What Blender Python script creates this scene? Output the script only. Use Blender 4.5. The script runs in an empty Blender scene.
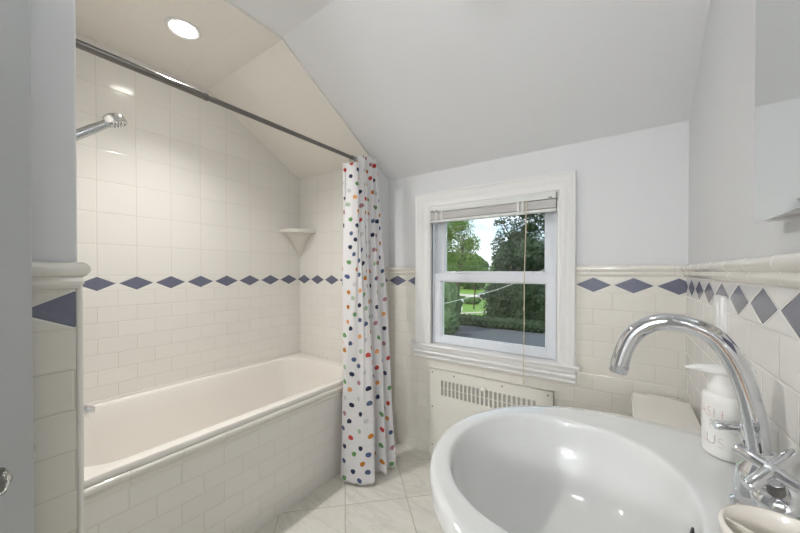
import bpy, bmesh, math, random
from mathutils import Vector, Matrix, noise
random.seed(7)
C = bpy.context.scene.collection
PI = math.pi
# ------------------------------------------------------------------ dimensions (metres, camera above the origin)
XL, XR, XA, D1, D2 = -2.0986, .2103, -1.3513, 1.612, 1.7778
XE, YP = -.868, .1475            # entry wall face and plumbing wall face
P, H = .155, .0775               # tile pitch and row height
BB = 1.0695                      # bottom of the diamond band
ZT = BB + H                      # top of the band
ZM = 1.200                       # top of the cap moulding
ZCEIL, YK, SL = 2.2823, .9338, .580
YB = -.62                        # back wall
ZCAM = 1.1723

# ------------------------------------------------------------------ node helpers
class NB:
    def __init__(s, name):
        s.m = bpy.data.materials.new(name); s.m.use_nodes = True
        s.t = s.m.node_tree; s.n = s.t.nodes; s.l = s.t.links
        s.b = s.n['Principled BSDF']; s.out = s.n['Material Output']
    def node(s, t, **k):
        n = s.n.new(t)
        for a, b in k.items(): setattr(n, a, b)
        return n
    def put(s, sock, v):
        if hasattr(v, 'links') or isinstance(v, bpy.types.NodeSocket): s.l.new(v, sock)
        else: sock.default_value = v
    def f(s, op, *a, clamp=False):
        n = s.node('ShaderNodeMath', operation=op, use_clamp=clamp)
        for i, v in enumerate(a): s.put(n.inputs[i], v)
        return n.outputs[0]
    def smooth(s, v, lo, hi, a=0., b=1.):
        n = s.node('ShaderNodeMapRange', interpolation_type='SMOOTHSTEP')
        for i, x in zip(range(5), (v, lo, hi, a, b)): s.put(n.inputs[i], x)
        return n.outputs[0]
    def mix(s, fac, a, b):
        n = s.node('ShaderNodeMix', data_type='RGBA')
        s.put(n.inputs[0], fac); s.put(n.inputs[6], a); s.put(n.inputs[7], b)
        return n.outputs[2]
    def fmix(s, fac, a, b):
        n = s.node('ShaderNodeMix', data_type='FLOAT')
        s.put(n.inputs[0], fac); s.put(n.inputs[2], a); s.put(n.inputs[3], b)
        return n.outputs[0]
    def obj(s):
        return s.node('ShaderNodeTexCoord').outputs['Object']
    def sep(s):
        n = s.node('ShaderNodeSeparateXYZ'); s.l.new(s.obj(), n.inputs[0]); return n.outputs
    def noise(s, scale, detail=3, vec=None, rough=.5, dist=0.):
        n = s.node('ShaderNodeTexNoise'); s.l.new(vec if vec is not None else s.obj(), n.inputs['Vector'])
        n.inputs['Scale'].default_value = scale; n.inputs['Detail'].default_value = detail
        n.inputs['Roughness'].default_value = rough; n.inputs['Distortion'].default_value = dist
        return n.outputs['Fac']
    def bump(s, h, dist=.001, strength=1., normal=None):
        n = s.node('ShaderNodeBump'); s.put(n.inputs['Height'], h)
        n.inputs['Distance'].default_value = dist; n.inputs['Strength'].default_value = strength
        if normal is not None: s.l.new(normal, n.inputs['Normal'])
        s.l.new(n.outputs[0], s.b.inputs['Normal']); return n.outputs[0]
    def set(s, **k):
        names = dict(col='Base Color', rough='Roughness', metal='Metallic', spec='Specular IOR Level', coat='Coat Weight',
                     sheen='Sheen Weight', trans='Transmission Weight', ior='IOR', emis='Emission Color', estr='Emission Strength', sub='Subsurface Weight', alpha='Alpha')
        for a, b in k.items(): s.put(s.b.inputs[names[a]], b)
        return s
def c4(r, g, b): return (r, g, b, 1)
def srgb(r, g, b):
    q = [x/255 for x in (r, g, b)]
    return tuple(x/12.92 if x < .04045 else ((x+.055)/1.055)**2.4 for x in q) + (1,)

def plain(name, col, rough=.5, noise_scale=None, amp=.0003, vary=.03, **k):
    """paint, porcelain, plastic, metal: a base colour with a faint procedural variation"""
    b = NB(name)
    n = b.noise(noise_scale or 9.)
    dark = tuple(x*(1-vary) for x in col[:3]) + (1,)
    b.set(col=b.mix(n, dark, col), rough=rough, **k)
    if noise_scale: b.bump(n, amp, .5)
    return b.m

def tile(name, ua, va, u0, mode, base=srgb(242, 239, 233), grout=srgb(218, 212, 201), v0=BB, bevel=.004):
    """white ceramic tile; ua / va: which object axis runs along / up the wall"""
    b = NB(name); s = b.sep()
    u = b.f('SUBTRACT', s[ua], u0); v = b.f('SUBTRACT', s[va], v0)
    if mode == 'square':
        fu = b.f('FRACT', b.f('DIVIDE', u, P)); fv = b.f('FRACT', b.f('DIVIDE', v, P))
        e = lambda f_, w: b.f('MULTIPLY', b.f('MINIMUM', f_, b.f('SUBTRACT', 1., f_)), w)
        D = b.f('MINIMUM', e(fu, P), e(fv, P)); blue = None
        cell = b.f('ADD', b.f('FLOOR', b.f('DIVIDE', u, P)), b.f('MULTIPLY', b.f('FLOOR', b.f('DIVIDE', v, P)), 13.7))
    else:
        e = lambda f_, w: b.f('MULTIPLY', b.f('MINIMUM', f_, b.f('SUBTRACT', 1., f_)), w)
        vr = b.f('DIVIDE', v, H); row = b.f('FLOOR', vr); fv = b.f('FRACT', vr)
        sh = b.f('MULTIPLY', b.f('SUBTRACT', 1., b.f('FLOORED_MODULO', row, 2.)), .5)
        up = b.f('DIVIDE', u, P)
        uu = b.f('ADD', up, sh); fu = b.f('FRACT', uu)
        Db = b.f('MINIMUM', e(fu, P), e(fv, H))
        cell = b.f('ADD', b.f('FLOOR', uu), b.f('MULTIPLY', row, 13.7))
        D, blue = Db, None
        if mode in ('band', 'alcove'):
            d = b.f('ADD', b.f('MULTIPLY', b.f('ABSOLUTE', b.f('SUBTRACT', b.f('FRACT', up), .5)), 2.),
                    b.f('MULTIPLY', b.f('ABSOLUTE', b.f('SUBTRACT', fv, .5)), 2.08))
            dj = b.f('MULTIPLY', b.f('ABSOLUTE', b.f('SUBTRACT', d, .955)), .0347)
            Dd = b.f('MINIMUM', dj, e(fv, H))
            inband = b.f('COMPARE', row, 0., .1)
            D = b.fmix(inband, Db, Dd)
            blue = b.f('MULTIPLY', inband, b.f('LESS_THAN', d, .955))
        if mode == 'alcove':
            v2 = b.f('DIVIDE', b.f('SUBTRACT', v, H), P); u2 = b.f('ADD', up, .5)
            Ds = b.f('MINIMUM', e(b.f('FRACT', u2), P), e(b.f('FRACT', v2), P))
            above = b.f('GREATER_THAN', v, H)
            D = b.fmix(above, D, Ds)
            cell = b.fmix(above, cell, b.f('ADD', b.f('FLOOR', u2), b.f('MULTIPLY', b.f('FLOOR', v2), 7.3)))
    wn = b.node('ShaderNodeTexWhiteNoise', noise_dimensions='1D'); b.l.new(cell, wn.inputs['W'])
    g = b.smooth(D, .0005, .0013)
    shade = b.mix(wn.outputs[0], tuple(x*.975 for x in base[:3]) + (1,), base)
    if blue is not None:
        bl = b.mix(b.noise(60, 2), srgb(104, 107, 126), srgb(118, 121, 140))
        shade = b.mix(blue, shade, bl)
        grout = b.mix(b.f('COMPARE', row, 0., .1), grout, srgb(238, 236, 230))
    col = b.mix(g, grout, shade)
    b.set(col=col, rough=b.fmix(g, .7, .12), spec=.5)
    hgt = b.f('ADD', b.smooth(D, .0003, bevel), b.f('MULTIPLY', b.noise(5., 1), .55))
    # each tile sits at its own tiny angle
    off = b.f('MULTIPLY', b.f('SUBTRACT', wn.outputs[0], .5), 1.)
    hgt = b.f('ADD', hgt, b.f('MULTIPLY', off, b.f('MULTIPLY', b.f('SUBTRACT', fu, .5), .35)))
    b.bump(hgt, .0009, .8)
    return b.m

# ------------------------------------------------------------------ materials
M = {}
M['paint'] = plain('wall_paint', srgb(232, 233, 234), .55, 140, .0002, .01)
M['ceil'] = plain('ceiling_paint', srgb(238, 239, 240), .65, 120, .0002, .01)
M['trimpaint'] = plain('trim_paint', srgb(243, 243, 241), .35, vary=.01)
M['doorpaint'] = plain('door_paint', srgb(184, 186, 186), .4, 50, .0002, .01)
M['vinyl'] = plain('white_vinyl', srgb(236, 240, 246), .25, vary=.01)
M['porc'] = plain('porcelain', srgb(230, 231, 229), .06, vary=.005, coat=.4)
M['enamel'] = plain('tub_enamel', srgb(240, 236, 229), .1, vary=.01, coat=.3)
M['toilet'] = plain('toilet_china', srgb(240, 236, 228), .1, vary=.01, coat=.3)
M['glaze'] = plain('glazed_ceramic', srgb(236, 233, 224), .1, 25, .0006, .02, coat=.3)
M['chrome'] = plain('chrome', c4(.72, .73, .75), .05, vary=.02, metal=1.)
M['brushed'] = plain('brushed_steel', c4(.20, .19, .18), .34, 200, .0001, metal=1.)
M['satin'] = plain('satin_chrome', c4(.62, .63, .65), .2, vary=.05, metal=1.)
M['dark'] = plain('dark_gap', c4(.02, .02, .02), .6)
M['screw'] = plain('screw_steel', c4(.16, .15, .14), .4, metal=.6)
M['plastic'] = plain('white_plastic', srgb(240, 240, 238), .3, vary=.01)
M['bottle'] = plain('bottle_plastic', srgb(243, 242, 238), .25, vary=.01)
M['cup'] = plain('cup_ceramic', srgb(238, 232, 222), .2, vary=.02)
M['cord'] = plain('blind_cord', srgb(214, 203, 178), .7)
M['blind'] = plain('blind_vinyl', srgb(238, 235, 233), .4, vary=.03)
M['blindlight'] = plain('blind_rail', srgb(232, 234, 230), .35, vary=.02)
M['red'] = plain('red_print', srgb(214, 120, 104), .5)
M['pink'] = plain('pink_print', srgb(226, 150, 146), .5)
M['greyprint'] = plain('grey_print', srgb(120, 124, 128), .5)
M['olive'] = plain('olive_print', srgb(176, 172, 150), .5)
M['radiator'] = plain('radiator_paint', srgb(238, 236, 227), .4, 70, .0002, .02)
M['slotgrey'] = plain('radiator_shadow_metal', srgb(186, 184, 176), .6)
M['asphalt'] = plain('asphalt', srgb(84, 89, 94), .9, 8, .01, .25)
M['bark'] = plain('bark', srgb(84, 72, 58), .9, 14, .02, .4)
M['concrete'] = plain('path_concrete', srgb(190, 186, 176), .9, 5, .01, .1)
M['carpaint'] = plain('car_paint', srgb(190, 196, 204), .2, metal=.3)
M['tyre'] = plain('tyre', c4(.02, .02, .02), .7)
M['hallfloor'] = plain('hall_floor_wood', srgb(150, 120, 90), .4, 12, .001, .3)

TW = .0
M['t_left'] = tile('tile_alcove_long_wall', 1, 2, D1 - .0271, 'alcove')
M['t_end'] = tile('tile_alcove_end_wall', 0, 2, XL - .0294, 'alcove')
M['t_plumb'] = tile('tile_plumbing_wall', 0, 2, XL, 'alcove')
M['t_main'] = tile('tile_window_wall', 0, 2, XR - .023 - P/2, 'band', base=srgb(238, 235, 226))
M['t_mainleft'] = tile('tile_window_wall_corner', 0, 2, -1.2701 - P/2, 'band', base=srgb(238, 235, 226))
M['t_jog'] = tile('tile_jog', 1, 2, D2 - .155, 'band', base=srgb(238, 235, 226))
M['t_right'] = tile('tile_right_wall', 1, 2, D2 - .051, 'band', base=srgb(242, 241, 238), grout=srgb(228, 225, 218))
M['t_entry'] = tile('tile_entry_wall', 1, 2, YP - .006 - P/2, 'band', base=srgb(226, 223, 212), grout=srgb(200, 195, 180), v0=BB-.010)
M['t_back'] = tile('tile_back_wall', 0, 2, 0, 'band')
M['t_apron'] = tile('tile_tub_apron', 1, 2, .271 + P/2, 'brick', v0=.452)
M['t_ceil'] = tile('tile_alcove_ceiling', 0, 1, XL, 'square', base=srgb(244, 240, 232), grout=srgb(238, 233, 224), v0=YK, bevel=.0015)

def marble():
    b = NB('marble_floor_tile'); s = b.sep()
    T = .445
    a = b.f('DIVIDE', b.f('ADD', b.f('ADD', s[0], s[1]), .44), T)
    c = b.f('DIVIDE', b.f('SUBTRACT', b.f('SUBTRACT', s[1], s[0]), 2.283), T)
    e = lambda f_: b.f('MULTIPLY', b.f('MINIMUM', f_, b.f('SUBTRACT', 1., f_)), T*.7)
    D = b.f('MINIMUM', e(b.f('FRACT', a)), e(b.f('FRACT', c)))
    cell = b.f('ADD', b.f('FLOOR', a), b.f('MULTIPLY', b.f('FLOOR', c), 5.3))
    wn = b.node('ShaderNodeTexWhiteNoise', noise_dimensions='1D'); b.l.new(cell, wn.inputs['W'])
    # offset the veining per tile
    vec = b.node('ShaderNodeVectorMath', operation='ADD'); b.l.new(b.obj(), vec.inputs[0]); b.l.new(wn.outputs['Color'], vec.inputs[1])
    mp = b.node('ShaderNodeMapping'); b.l.new(vec.outputs[0], mp.inputs[0]); mp.inputs['Rotation'].default_value = (0, 0, .5); mp.inputs['Scale'].default_value = (1, 2.2, 1)
    n1 = b.noise(3.0, 8, mp.outputs[0], .62, .7)
    vein = b.f('SUBTRACT', 1., b.smooth(b.f('ABSOLUTE', b.f('SUBTRACT', n1, .5)), 0., .055))
    n2 = b.noise(9, 6, mp.outputs[0], .6, .8)
    col = b.mix(n2, srgb(218, 215, 206), srgb(242, 239, 231))
    col = b.mix(b.f('MULTIPLY', vein, .20), col, srgb(168, 165, 157))
    col = b.mix(b.f('MULTIPLY', wn.outputs[0], .18), col, srgb(205, 199, 186))
    g = b.smooth(D, .0012, .0022)
    col = b.mix(g, srgb(172, 166, 150), col)
    b.set(col=col, rough=b.fmix(g, .8, .25))
    b.bump(b.smooth(D, .0005, .003), .0008, .6)
    return b.m
M['marble'] = marble()

def curtain_mat():
    b = NB('polka_dot_fabric')
    uv = b.node('ShaderNodeUVMap'); uv.uv_map = 'UVMap'
    sp = b.node('ShaderNodeSeparateXYZ'); b.l.new(uv.outputs[0], sp.inputs[0])
    px, py = .098, .043                                            # staggered grid
    row = b.f('FLOOR', b.f('DIVIDE', sp.outputs[1], py))
    u = b.f('ADD', b.f('DIVIDE', sp.outputs[0], px), b.f('MULTIPLY', b.f('FLOORED_MODULO', row, 2.), .5))
    colm = b.f('FLOOR', u)
    cid = b.f('ADD', colm, b.f('MULTIPLY', row, 31.37))
    wn = b.node('ShaderNodeTexWhiteNoise', noise_dimensions='1D'); b.l.new(cid, wn.inputs['W'])
    ws = b.node('ShaderNodeSeparateColor'); b.l.new(wn.outputs['Color'], ws.inputs[0])
    jx = b.f('MULTIPLY', b.f('SUBTRACT', ws.outputs[1], .5), .030); jy = b.f('MULTIPLY', b.f('SUBTRACT', ws.outputs[2], .5), .009)
    dx = b.f('ADD', b.f('MULTIPLY', b.f('SUBTRACT', b.f('FRACT', u), .5), px), jx)
    dy = b.f('ADD', b.f('MULTIPLY', b.f('SUBTRACT', b.f('FRACT', b.f('DIVIDE', sp.outputs[1], py)), .5), py), jy)
    r = b.f('SQRT', b.f('ADD', b.f('MULTIPLY', dx, dx), b.f('MULTIPLY', dy, dy)))
    m = b.f('SUBTRACT', 1., b.smooth(r, .0122, .0131))
    cr = b.node('ShaderNodeValToRGB'); cr.color_ramp.interpolation = 'CONSTANT'
    pal = [(40, 50, 82), (84, 104, 146), (224, 150, 52), (206, 132, 52), (212, 78, 72), (192, 142, 154), (112, 168, 104), (186, 206, 182), (92, 110, 142), (222, 224, 224), (240, 176, 110), (48, 60, 92)]
    el = cr.color_ramp.elements
    el[0].position = 0; el[0].color = srgb(*pal[0]); el[1].position = 1/12; el[1].color = srgb(*pal[1])
    for i in range(2, 12):
        e_ = el.new(i/12); e_.color = srgb(*pal[i])
    b.l.new(wn.outputs[0], cr.inputs[0])
    col = b.mix(m, srgb(249, 248, 249), cr.outputs[0])
    tr = b.node('ShaderNodeBsdfTranslucent'); b.l.new(col, tr.inputs[0])
    b.set(col=col, rough=.75, sheen=.1)
    b.bump(b.noise(400, 2), .0002, .3)
    mx = b.node('ShaderNodeMixShader'); mx.inputs[0].default_value = .25
    b.l.new(b.b.outputs[0], mx.inputs[1]); b.l.new(tr.outputs[0], mx.inputs[2]); b.l.new(mx.outputs[0], b.out.inputs[0])
    return b.m
M['curtain'] = curtain_mat()

def glass_pane():
    b = NB('window_glass')
    t = b.node('ShaderNodeBsdfTransparent'); t.inputs[0].default_value = (.95, .97, .96, 1)
    g = b.node('ShaderNodeBsdfGlossy'); g.inputs['Roughness'].default_value = .01
    fr = b.node('ShaderNodeFresnel'); fr.inputs[0].default_value = 1.45
    mx = b.node('ShaderNodeMixShader'); b.l.new(fr.outputs[0], mx.inputs[0]); b.l.new(t.outputs[0], mx.inputs[1]); b.l.new(g.outputs[0], mx.inputs[2])
    b.l.new(mx.outputs[0], b.out.inputs[0]); return b.m
M['glass'] = glass_pane()
M['crystal'] = plain('cut_glass', c4(.9, .92, .88), .03, trans=1., ior=1.52, vary=.01)
M['clear'] = plain('clear_plastic', c4(.92, .93, .94), .12, trans=.6, ior=1.45, vary=.01)
def mirror_mat():
    b = NB('mirror_glass'); b.set(col=b.mix(b.noise(3), c4(.80, .83, .82), c4(.83, .86, .85)), metal=1., rough=.03); return b.m
M['mirror'] = mirror_mat()
def emitter(name, col, s):
    b = NB(name); b.set(col=col, emis=b.mix(b.noise(5), col, col), estr=s); return b.m
M['lens'] = emitter('downlight_lens', c4(1, .95, .86), 8.)
M['dome'] = emitter('lamp_globe_glass', c4(.97, .985, 1), 3.8)  # glow of the added room globe, out of view
M['dome_hall'] = emitter('hall_lamp_globe_glass', c4(.98, .99, 1), 47.)  # strong glow of the added hall globe behind the camera
def leaf(name, a, c, trans=.35):
    b = NB(name); n = b.noise(.9, 3); n2 = b.noise(7., 2)
    col = b.mix(b.f('ADD', b.f('MULTIPLY', n, .5), b.f('MULTIPLY', n2, .5)), a, c)
    b.set(col=col, rough=.6)
    tr = b.node('ShaderNodeBsdfTranslucent'); b.l.new(col, tr.inputs[0])
    mx = b.node('ShaderNodeMixShader'); mx.inputs[0].default_value = trans
    b.l.new(b.b.outputs[0], mx.inputs[1]); b.l.new(tr.outputs[0], mx.inputs[2]); b.l.new(mx.outputs[0], b.out.inputs[0])
    return b.m
M['leaf_light'] = leaf('light_leaves', srgb(66, 100, 36), srgb(142, 172, 80), .4)
M['leaf_mid'] = leaf('mid_leaves', srgb(48, 78, 36), srgb(106, 138, 68))
M['leaf_dark'] = leaf('dark_leaves', srgb(20, 38, 22), srgb(58, 84, 44), .25)  # dark green, with the shade of the right-hand trees put into it
M['leaf_shrub'] = leaf('shrub_leaves', srgb(36, 64, 34), srgb(100, 132, 78), .2)
M['grass'] = leaf('lawn_grass', srgb(84, 128, 40), srgb(128, 164, 62), .0)

# ------------------------------------------------------------------ mesh helpers
def V(*a): return Vector(a)
def add_box(bm, x0, x1, y0, y1, z0, z1, bev=0., mi=0, seg=2):
    r = bmesh.ops.create_cube(bm, size=1.)
    vs = r['verts']
    for v in vs:
        v.co = Vector((x0 if v.co.x < 0 else x1, y0 if v.co.y < 0 else y1, z0 if v.co.z < 0 else z1))
    fs = {f for v in vs for f in v.link_faces}
    for f in fs: f.material_index = mi
    if bev:
        es = list({e for v in vs for e in v.link_edges})
        bmesh.ops.bevel(bm, geom=es, offset=bev, segments=seg, profile=.5, affect='EDGES')
def box(*a, **k):
    bm = bmesh.new(); add_box(bm, *a, **k); return bm
def loft(bm, loops, cap0=True, cap1=True, closed=False, smooth=True):
    rows = [[bm.verts.new(p) for p in lp] for lp in loops]
    n = len(rows[0]); m = len(rows)
    for i in range(m if closed else m-1):
        a, b = rows[i], rows[(i+1) % m]
        for j in range(n):
            f = bm.faces.new((a[j], a[(j+1) % n], b[(j+1) % n], b[j])); f.smooth = smooth
    if not closed:
        if cap0: bm.faces.new(rows[0][::-1])
        if cap1: bm.faces.new(rows[-1])
    return rows
def frame(d):
    d = d.normalized(); a = Vector((0, 0, 1)) if abs(d.z) < .9 else Vector((1, 0, 0))
    x = a.cross(d).normalized(); return x, d.cross(x)
def tube(bm, pts, r, n=12, caps=True):
    pts = [Vector(p) for p in pts]; loops = []
    rs = r if isinstance(r, (list, tuple)) else [r]*len(pts)
    x, y = frame(pts[1]-pts[0])
    for i, p in enumerate(pts):
        d = (pts[min(i+1, len(pts)-1)] - pts[max(i-1, 0)]).normalized()
        x = (x - d*x.dot(d)).normalized(); y = d.cross(x)
        loops.append([p + (x*math.cos(2*PI*k/n) + y*math.sin(2*PI*k/n))*rs[i] for k in range(n)])
    loft(bm, loops, caps, caps)
def lathe(bm, prof, o=(0, 0, 0), d=(0, 0, 1), n=28, sx=1., sy=1.):
    """prof: (radius, distance along d)"""
    o = Vector(o); d = Vector(d).normalized(); x, y = frame(d)
    loft(bm, [[o + d*h + (x*math.cos(2*PI*k/n)*sx + y*math.sin(2*PI*k/n)*sy)*max(r, 1e-5) for k in range(n)] for r, h in prof])
def rrect(cx, cy, hx, hy, r, z, k=8):
    out = []
    for q, (sx, sy) in enumerate(((1, 1), (-1, 1), (-1, -1), (1, -1))):
        for i in range(k+1):
            a = PI/2*(q + i/k)
            out.append(Vector((cx + sx*(hx-r) + r*math.cos(a), cy + sy*(hy-r) + r*math.sin(a), z)))
    return out
def obj(name, bm, mat, parent=None, sharp=None, normals=True):
    if normals: bmesh.ops.recalc_face_normals(bm, faces=bm.faces)
    me = bpy.data.meshes.new(name); bm.to_mesh(me); bm.free()
    for m in (mat if isinstance(mat, (list, tuple)) else [mat]): me.materials.append(m)
    if sharp is not None:
        for p in me.polygons: p.use_smooth = True
        me.set_sharp_from_angle(angle=math.radians(sharp))
    o = bpy.data.objects.new(name, me); C.objects.link(o)
    if parent is not None:
        o.parent = parent; o.matrix_parent_inverse = Matrix.Translation(-parent.location)
    return o
def tag(o, label, cat, group=None, kind=None):
    o['label'] = label; o['category'] = cat
    if group: o['group'] = group
    if kind: o['kind'] = kind
    return o
def thing(name, label, cat, loc=(0, 0, 0), group=None, kind=None):
    o = bpy.data.objects.new(name, None); C.objects.link(o); o.location = loc; o.empty_display_size = .05
    return tag(o, label, cat, group, kind)
def struct(name, bm, mat, label=None, cat=None, sharp=None):
    o = obj(name, bm, mat, None, sharp); o['kind'] = 'structure'
    if label: o['label'] = label; o['category'] = cat
    return o
def prism(bm, pts2, axis, a, b, mi=0):
    """extrude a polygon given in the two other axes, along axis from a to b"""
    def mk(p, t):
        q = list(p); q.insert(axis, t); return bm.verts.new(q)
    A = [mk(p, a) for p in pts2]; B = [mk(p, b) for p in pts2]; n = len(A)
    fs = [bm.faces.new(A[::-1]), bm.faces.new(B)] + [bm.faces.new((A[i], A[(i+1) % n], B[(i+1) % n], B[i])) for i in range(n)]
    for f in fs: f.material_index = mi

# ------------------------------------------------------------------ room shell
TK = .009                                                           # thickness of the tiling
struct('floor', box(XL-.1, XR+.1, YB, D2+.02, -.1, 0), M['marble'], 'marble floor of diagonal square tiles', 'floor')
# long wall of the tub alcove
struct('wall_left', box(XL-.12, XL, YP-.1, D1+.05, -.05, 2.42), M['t_left'], 'white tiled long wall behind the bathtub with a band of blue diamonds', 'wall')
# alcove end wall with the jog beside it
struct('wall_alcove_end', box(XL-.1, XA, D1, D2+.12, -.05, 2.42), [M['t_end']], 'tiled end wall of the tub alcove with small corner shelf', 'wall')
bm = box(XA-.02, XA+.0, D1+.001, D2+.02, -.05, ZT+.03)
wj = obj('wall_jog', box(XA, XA+.006, D1, D2+.01, 0, 1.16), M['t_jog']); wj['kind'] = 'structure'; bm.free()
struct('wall_jog_plaster', box(XA-.004, XA+.004, D1-.001, D2+.01, 1.15, 2.1), M['paint'])
# window wall: four blocks round the opening
WX0, WX1, WZ0, WZ1 = -1.0133, -.2747, .70, 1.5755
bm = bmesh.new()
for (x0, x1, z0, z1) in ((XA-.05, WX0, -.05, 2.3), (WX1, XR+.12, -.05, 2.3), (WX0, WX1, -.05, WZ0), (WX0, WX1, WZ1, 2.3)):
    add_box(bm, x0, x1, D2+.006, D2+.16, z0, z1)
struct('wall_window', bm, M['paint'], 'pale painted wall with the sash window', 'wall')
bm = bmesh.new()
add_box(bm, WX1+.03, XR, D2, D2+.008, 0, 1.16)
add_box(bm, WX0-.03, WX1+.03, D2, D2+.008, 0, WZ0-.03)
struct('wall_window_tiles', bm, M['t_main'])
struct('wall_window_corner_tiles', box(XA, WX0-.03, D2, D2+.008, 0, 1.16), M['t_mainleft'])
# right wall
struct('wall_right', box(XR+.006, XR+.12, YB, D2+.12, -.05, 2.42), M['paint'], 'pale painted wall on the sink side', 'wall')
struct('wall_right_tiles', box(XR, XR+.008, YB, D2, 0, 1.16), M['t_right'])
# plumbing wall and entry wall
bm = box(XL, XA+.0, YP-.09, YP, -.05, 2.42)
struct('wall_plumbing', bm, M['t_plumb'])
bm = bmesh.new(); prism(bm, [(XE-.002, YB), (XE-.002, YP-.003), (XE-.005, YP), (XA-.001, YP), (XA, YP-.09), (XE-.1, YP-.09), (XE-.1, YB)], 2, -.05, 2.42)
struct('wall_entry', bm, M['paint'], 'grey painted corner of the entry wall beside the tub', 'wall')
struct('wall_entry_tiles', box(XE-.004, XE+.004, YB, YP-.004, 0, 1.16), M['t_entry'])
bm = box(XE-.010, XE+.0055, YP-.004, YP+.0065, 0, 1.16, bev=.0045, seg=3)
struct('trim_3', bm, M['glaze'], sharp=40)
struct('wall_entry_return_tiles', box(XA, XE-.010, YP-.002, YP+.0055, 0, 1.16), M['t_plumb'])
# back wall with doorway, hallway behind
DX0, DX1, DH = -.60, .13, 1.94
bm = bmesh.new()
add_box(bm, XE-.1, DX0, YB-.1, YB, -.05, 2.42); add_box(bm, DX1, XR+.1, YB-.1, YB, -.05, 2.42); add_box(bm, DX0, DX1, YB-.1, YB, DH, 2.42)
struct('wall_back', bm, M['paint'])
bm = bmesh.new()
add_box(bm, -1.5, -1.4, -2.1, YB-.1, 0, 2.4); add_box(bm, .8, .9, -2.1, YB-.1, 0, 2.4); add_box(bm, -1.5, .9, -2.2, -2.1, 0, 2.4)
add_box(bm, -1.4, XE-.1, YB-.16, YB-.1, 0, 2.4); add_box(bm, XR+.1, .8, YB-.16, YB-.1, 0, 2.4)
struct('wall_hall', bm, M['paint'])
struct('floor_hall', box(-1.5, .9, -2.2, YB, -.1, 0), M['hallfloor'])
struct('ceiling_hall', box(-1.5, .9, -2.2, YB, 2.3, 2.4), M['ceil'])
bm = bmesh.new()
for x0, x1 in ((DX0-.07, DX0+.01), (DX1-.01, DX1+.06)): add_box(bm, x0, x1, YB-.11, YB+.015, 0, DH+.06, bev=.004)
add_box(bm, DX0-.07, DX1+.06, YB-.11, YB+.015, DH-.01, DH+.07, bev=.004)
struct('trim_4', bm, M['trimpaint'])
# ceilings: flat part, then sloping down to the window wall
def ceiling(name, x0, x1, y0, dz, mat):
    bm = bmesh.new(); z = ZCEIL+dz; ye = D2+.15; ze = z-(ye-YK)*SL
    prism(bm, [(y0, z), (YK, z), (ye, ze), (ye, ze+.3), (YK, z+.12), (y0, z+.12)], 0, x0, x1)
    return struct(name, bm, mat)
o = ceiling('ceiling_alcove', XL-.05, XA, YP-.05, 0, M['t_ceil']); o['label'] = 'tiled ceiling over the bathtub'; o['category'] = 'ceiling'
o = ceiling('ceiling', XA-.03, XR+.1, YB-.1, .012, M['ceil']); o['label'] = 'white painted ceiling sloping down to the window wall'; o['category'] = 'ceiling'

# ------------------------------------------------------------------ cap mouldings, laid from short glazed pieces
def cap_profile(zt=ZM, zb=1.150, out=.024):
    """(distance from the wall, height) of the ceramic chair rail"""
    return [(0, zt), (out*.45, zt), (out*.8, zt-.003), (out, zt-.011), (out*.98, zt-.019), (out*.7, zt-.026), (out*.46, zt-.029),
            (out*.44, zt-.032), (out*.60, zt-.036), (out*.60, zt-.041), (out*.40, zt-.046), (out*.3, zb), (0, zb)]
def moulding(bm, p0, p1, nrm, prof, first=None, L=P):
    p0, p1, nrm = Vector(p0), Vector(p1), Vector(nrm); d = (p1-p0); T = d.length; d.normalize()
    cuts = [0.]; t = first if first is not None else L
    while t < T-1e-4: cuts.append(t); t += L
    cuts.append(T)
    for a, b in zip(cuts, cuts[1:]):
        loops = []
        for s, k in ((a+.0004, .93), (a+.0014, .985), (a+.003, 1.), (a+.006, 1.), (b-.006, 1.), (b-.003, 1.), (b-.0014, .985), (b-.0004, .93)):
            loops.append([p0 + d*min(max(s, a), b) + nrm*(q*k if q > 0 else 0) + V(0, 0, z) for q, z in prof])
        loft(bm, loops)
bm = bmesh.new(); moulding(bm, (WX1+.078, D2, 0), (XR, D2, 0), (0, -1, 0), cap_profile(out=.014), .06)
moulding(bm, (XA, D2, 0), (WX0-.103, D2, 0), (0, -1, 0), cap_profile(out=.014), .11)
struct('trim_1', bm, M['glaze'], 'white ceramic cap moulding on the window wall', 'moulding', sharp=50)
bm = bmesh.new(); moulding(bm, (XR, D2, 0), (XR, YB+.02, 0), (-1, 0, 0), cap_profile(out=.020), .09)
struct('trim_2', bm, M['glaze'], 'white ceramic cap moulding on the sink wall', 'moulding', sharp=50)
bm = bmesh.new(); moulding(bm, (XA, D1+.0, 0), (XA, D2, 0), (1, 0, 0), cap_profile(out=.014), .08)
struct('trim_5', bm, M['glaze'], sharp=50)
# entry corner: the moulding turns round the corner in one mitred run
bm = bmesh.new()
pr_ = cap_profile(zt=ZM-.011, zb=1.139, out=.020)
ex, ey = XE+.001, YP-.005
path = [(ex, YB+.02, (1, 0)), (ex, ey, (1, 1)), (XA+.001, ey, (0, 1))]
loft(bm, [[V(x+nx*q, y+ny*q, z) for q, z in pr_] for x, y, (nx, ny) in path])
for v in bm.verts: pass
struct('trim_6', bm, M['glaze'], 'white ceramic cap moulding round the entry corner', 'moulding', sharp=50)

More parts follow.
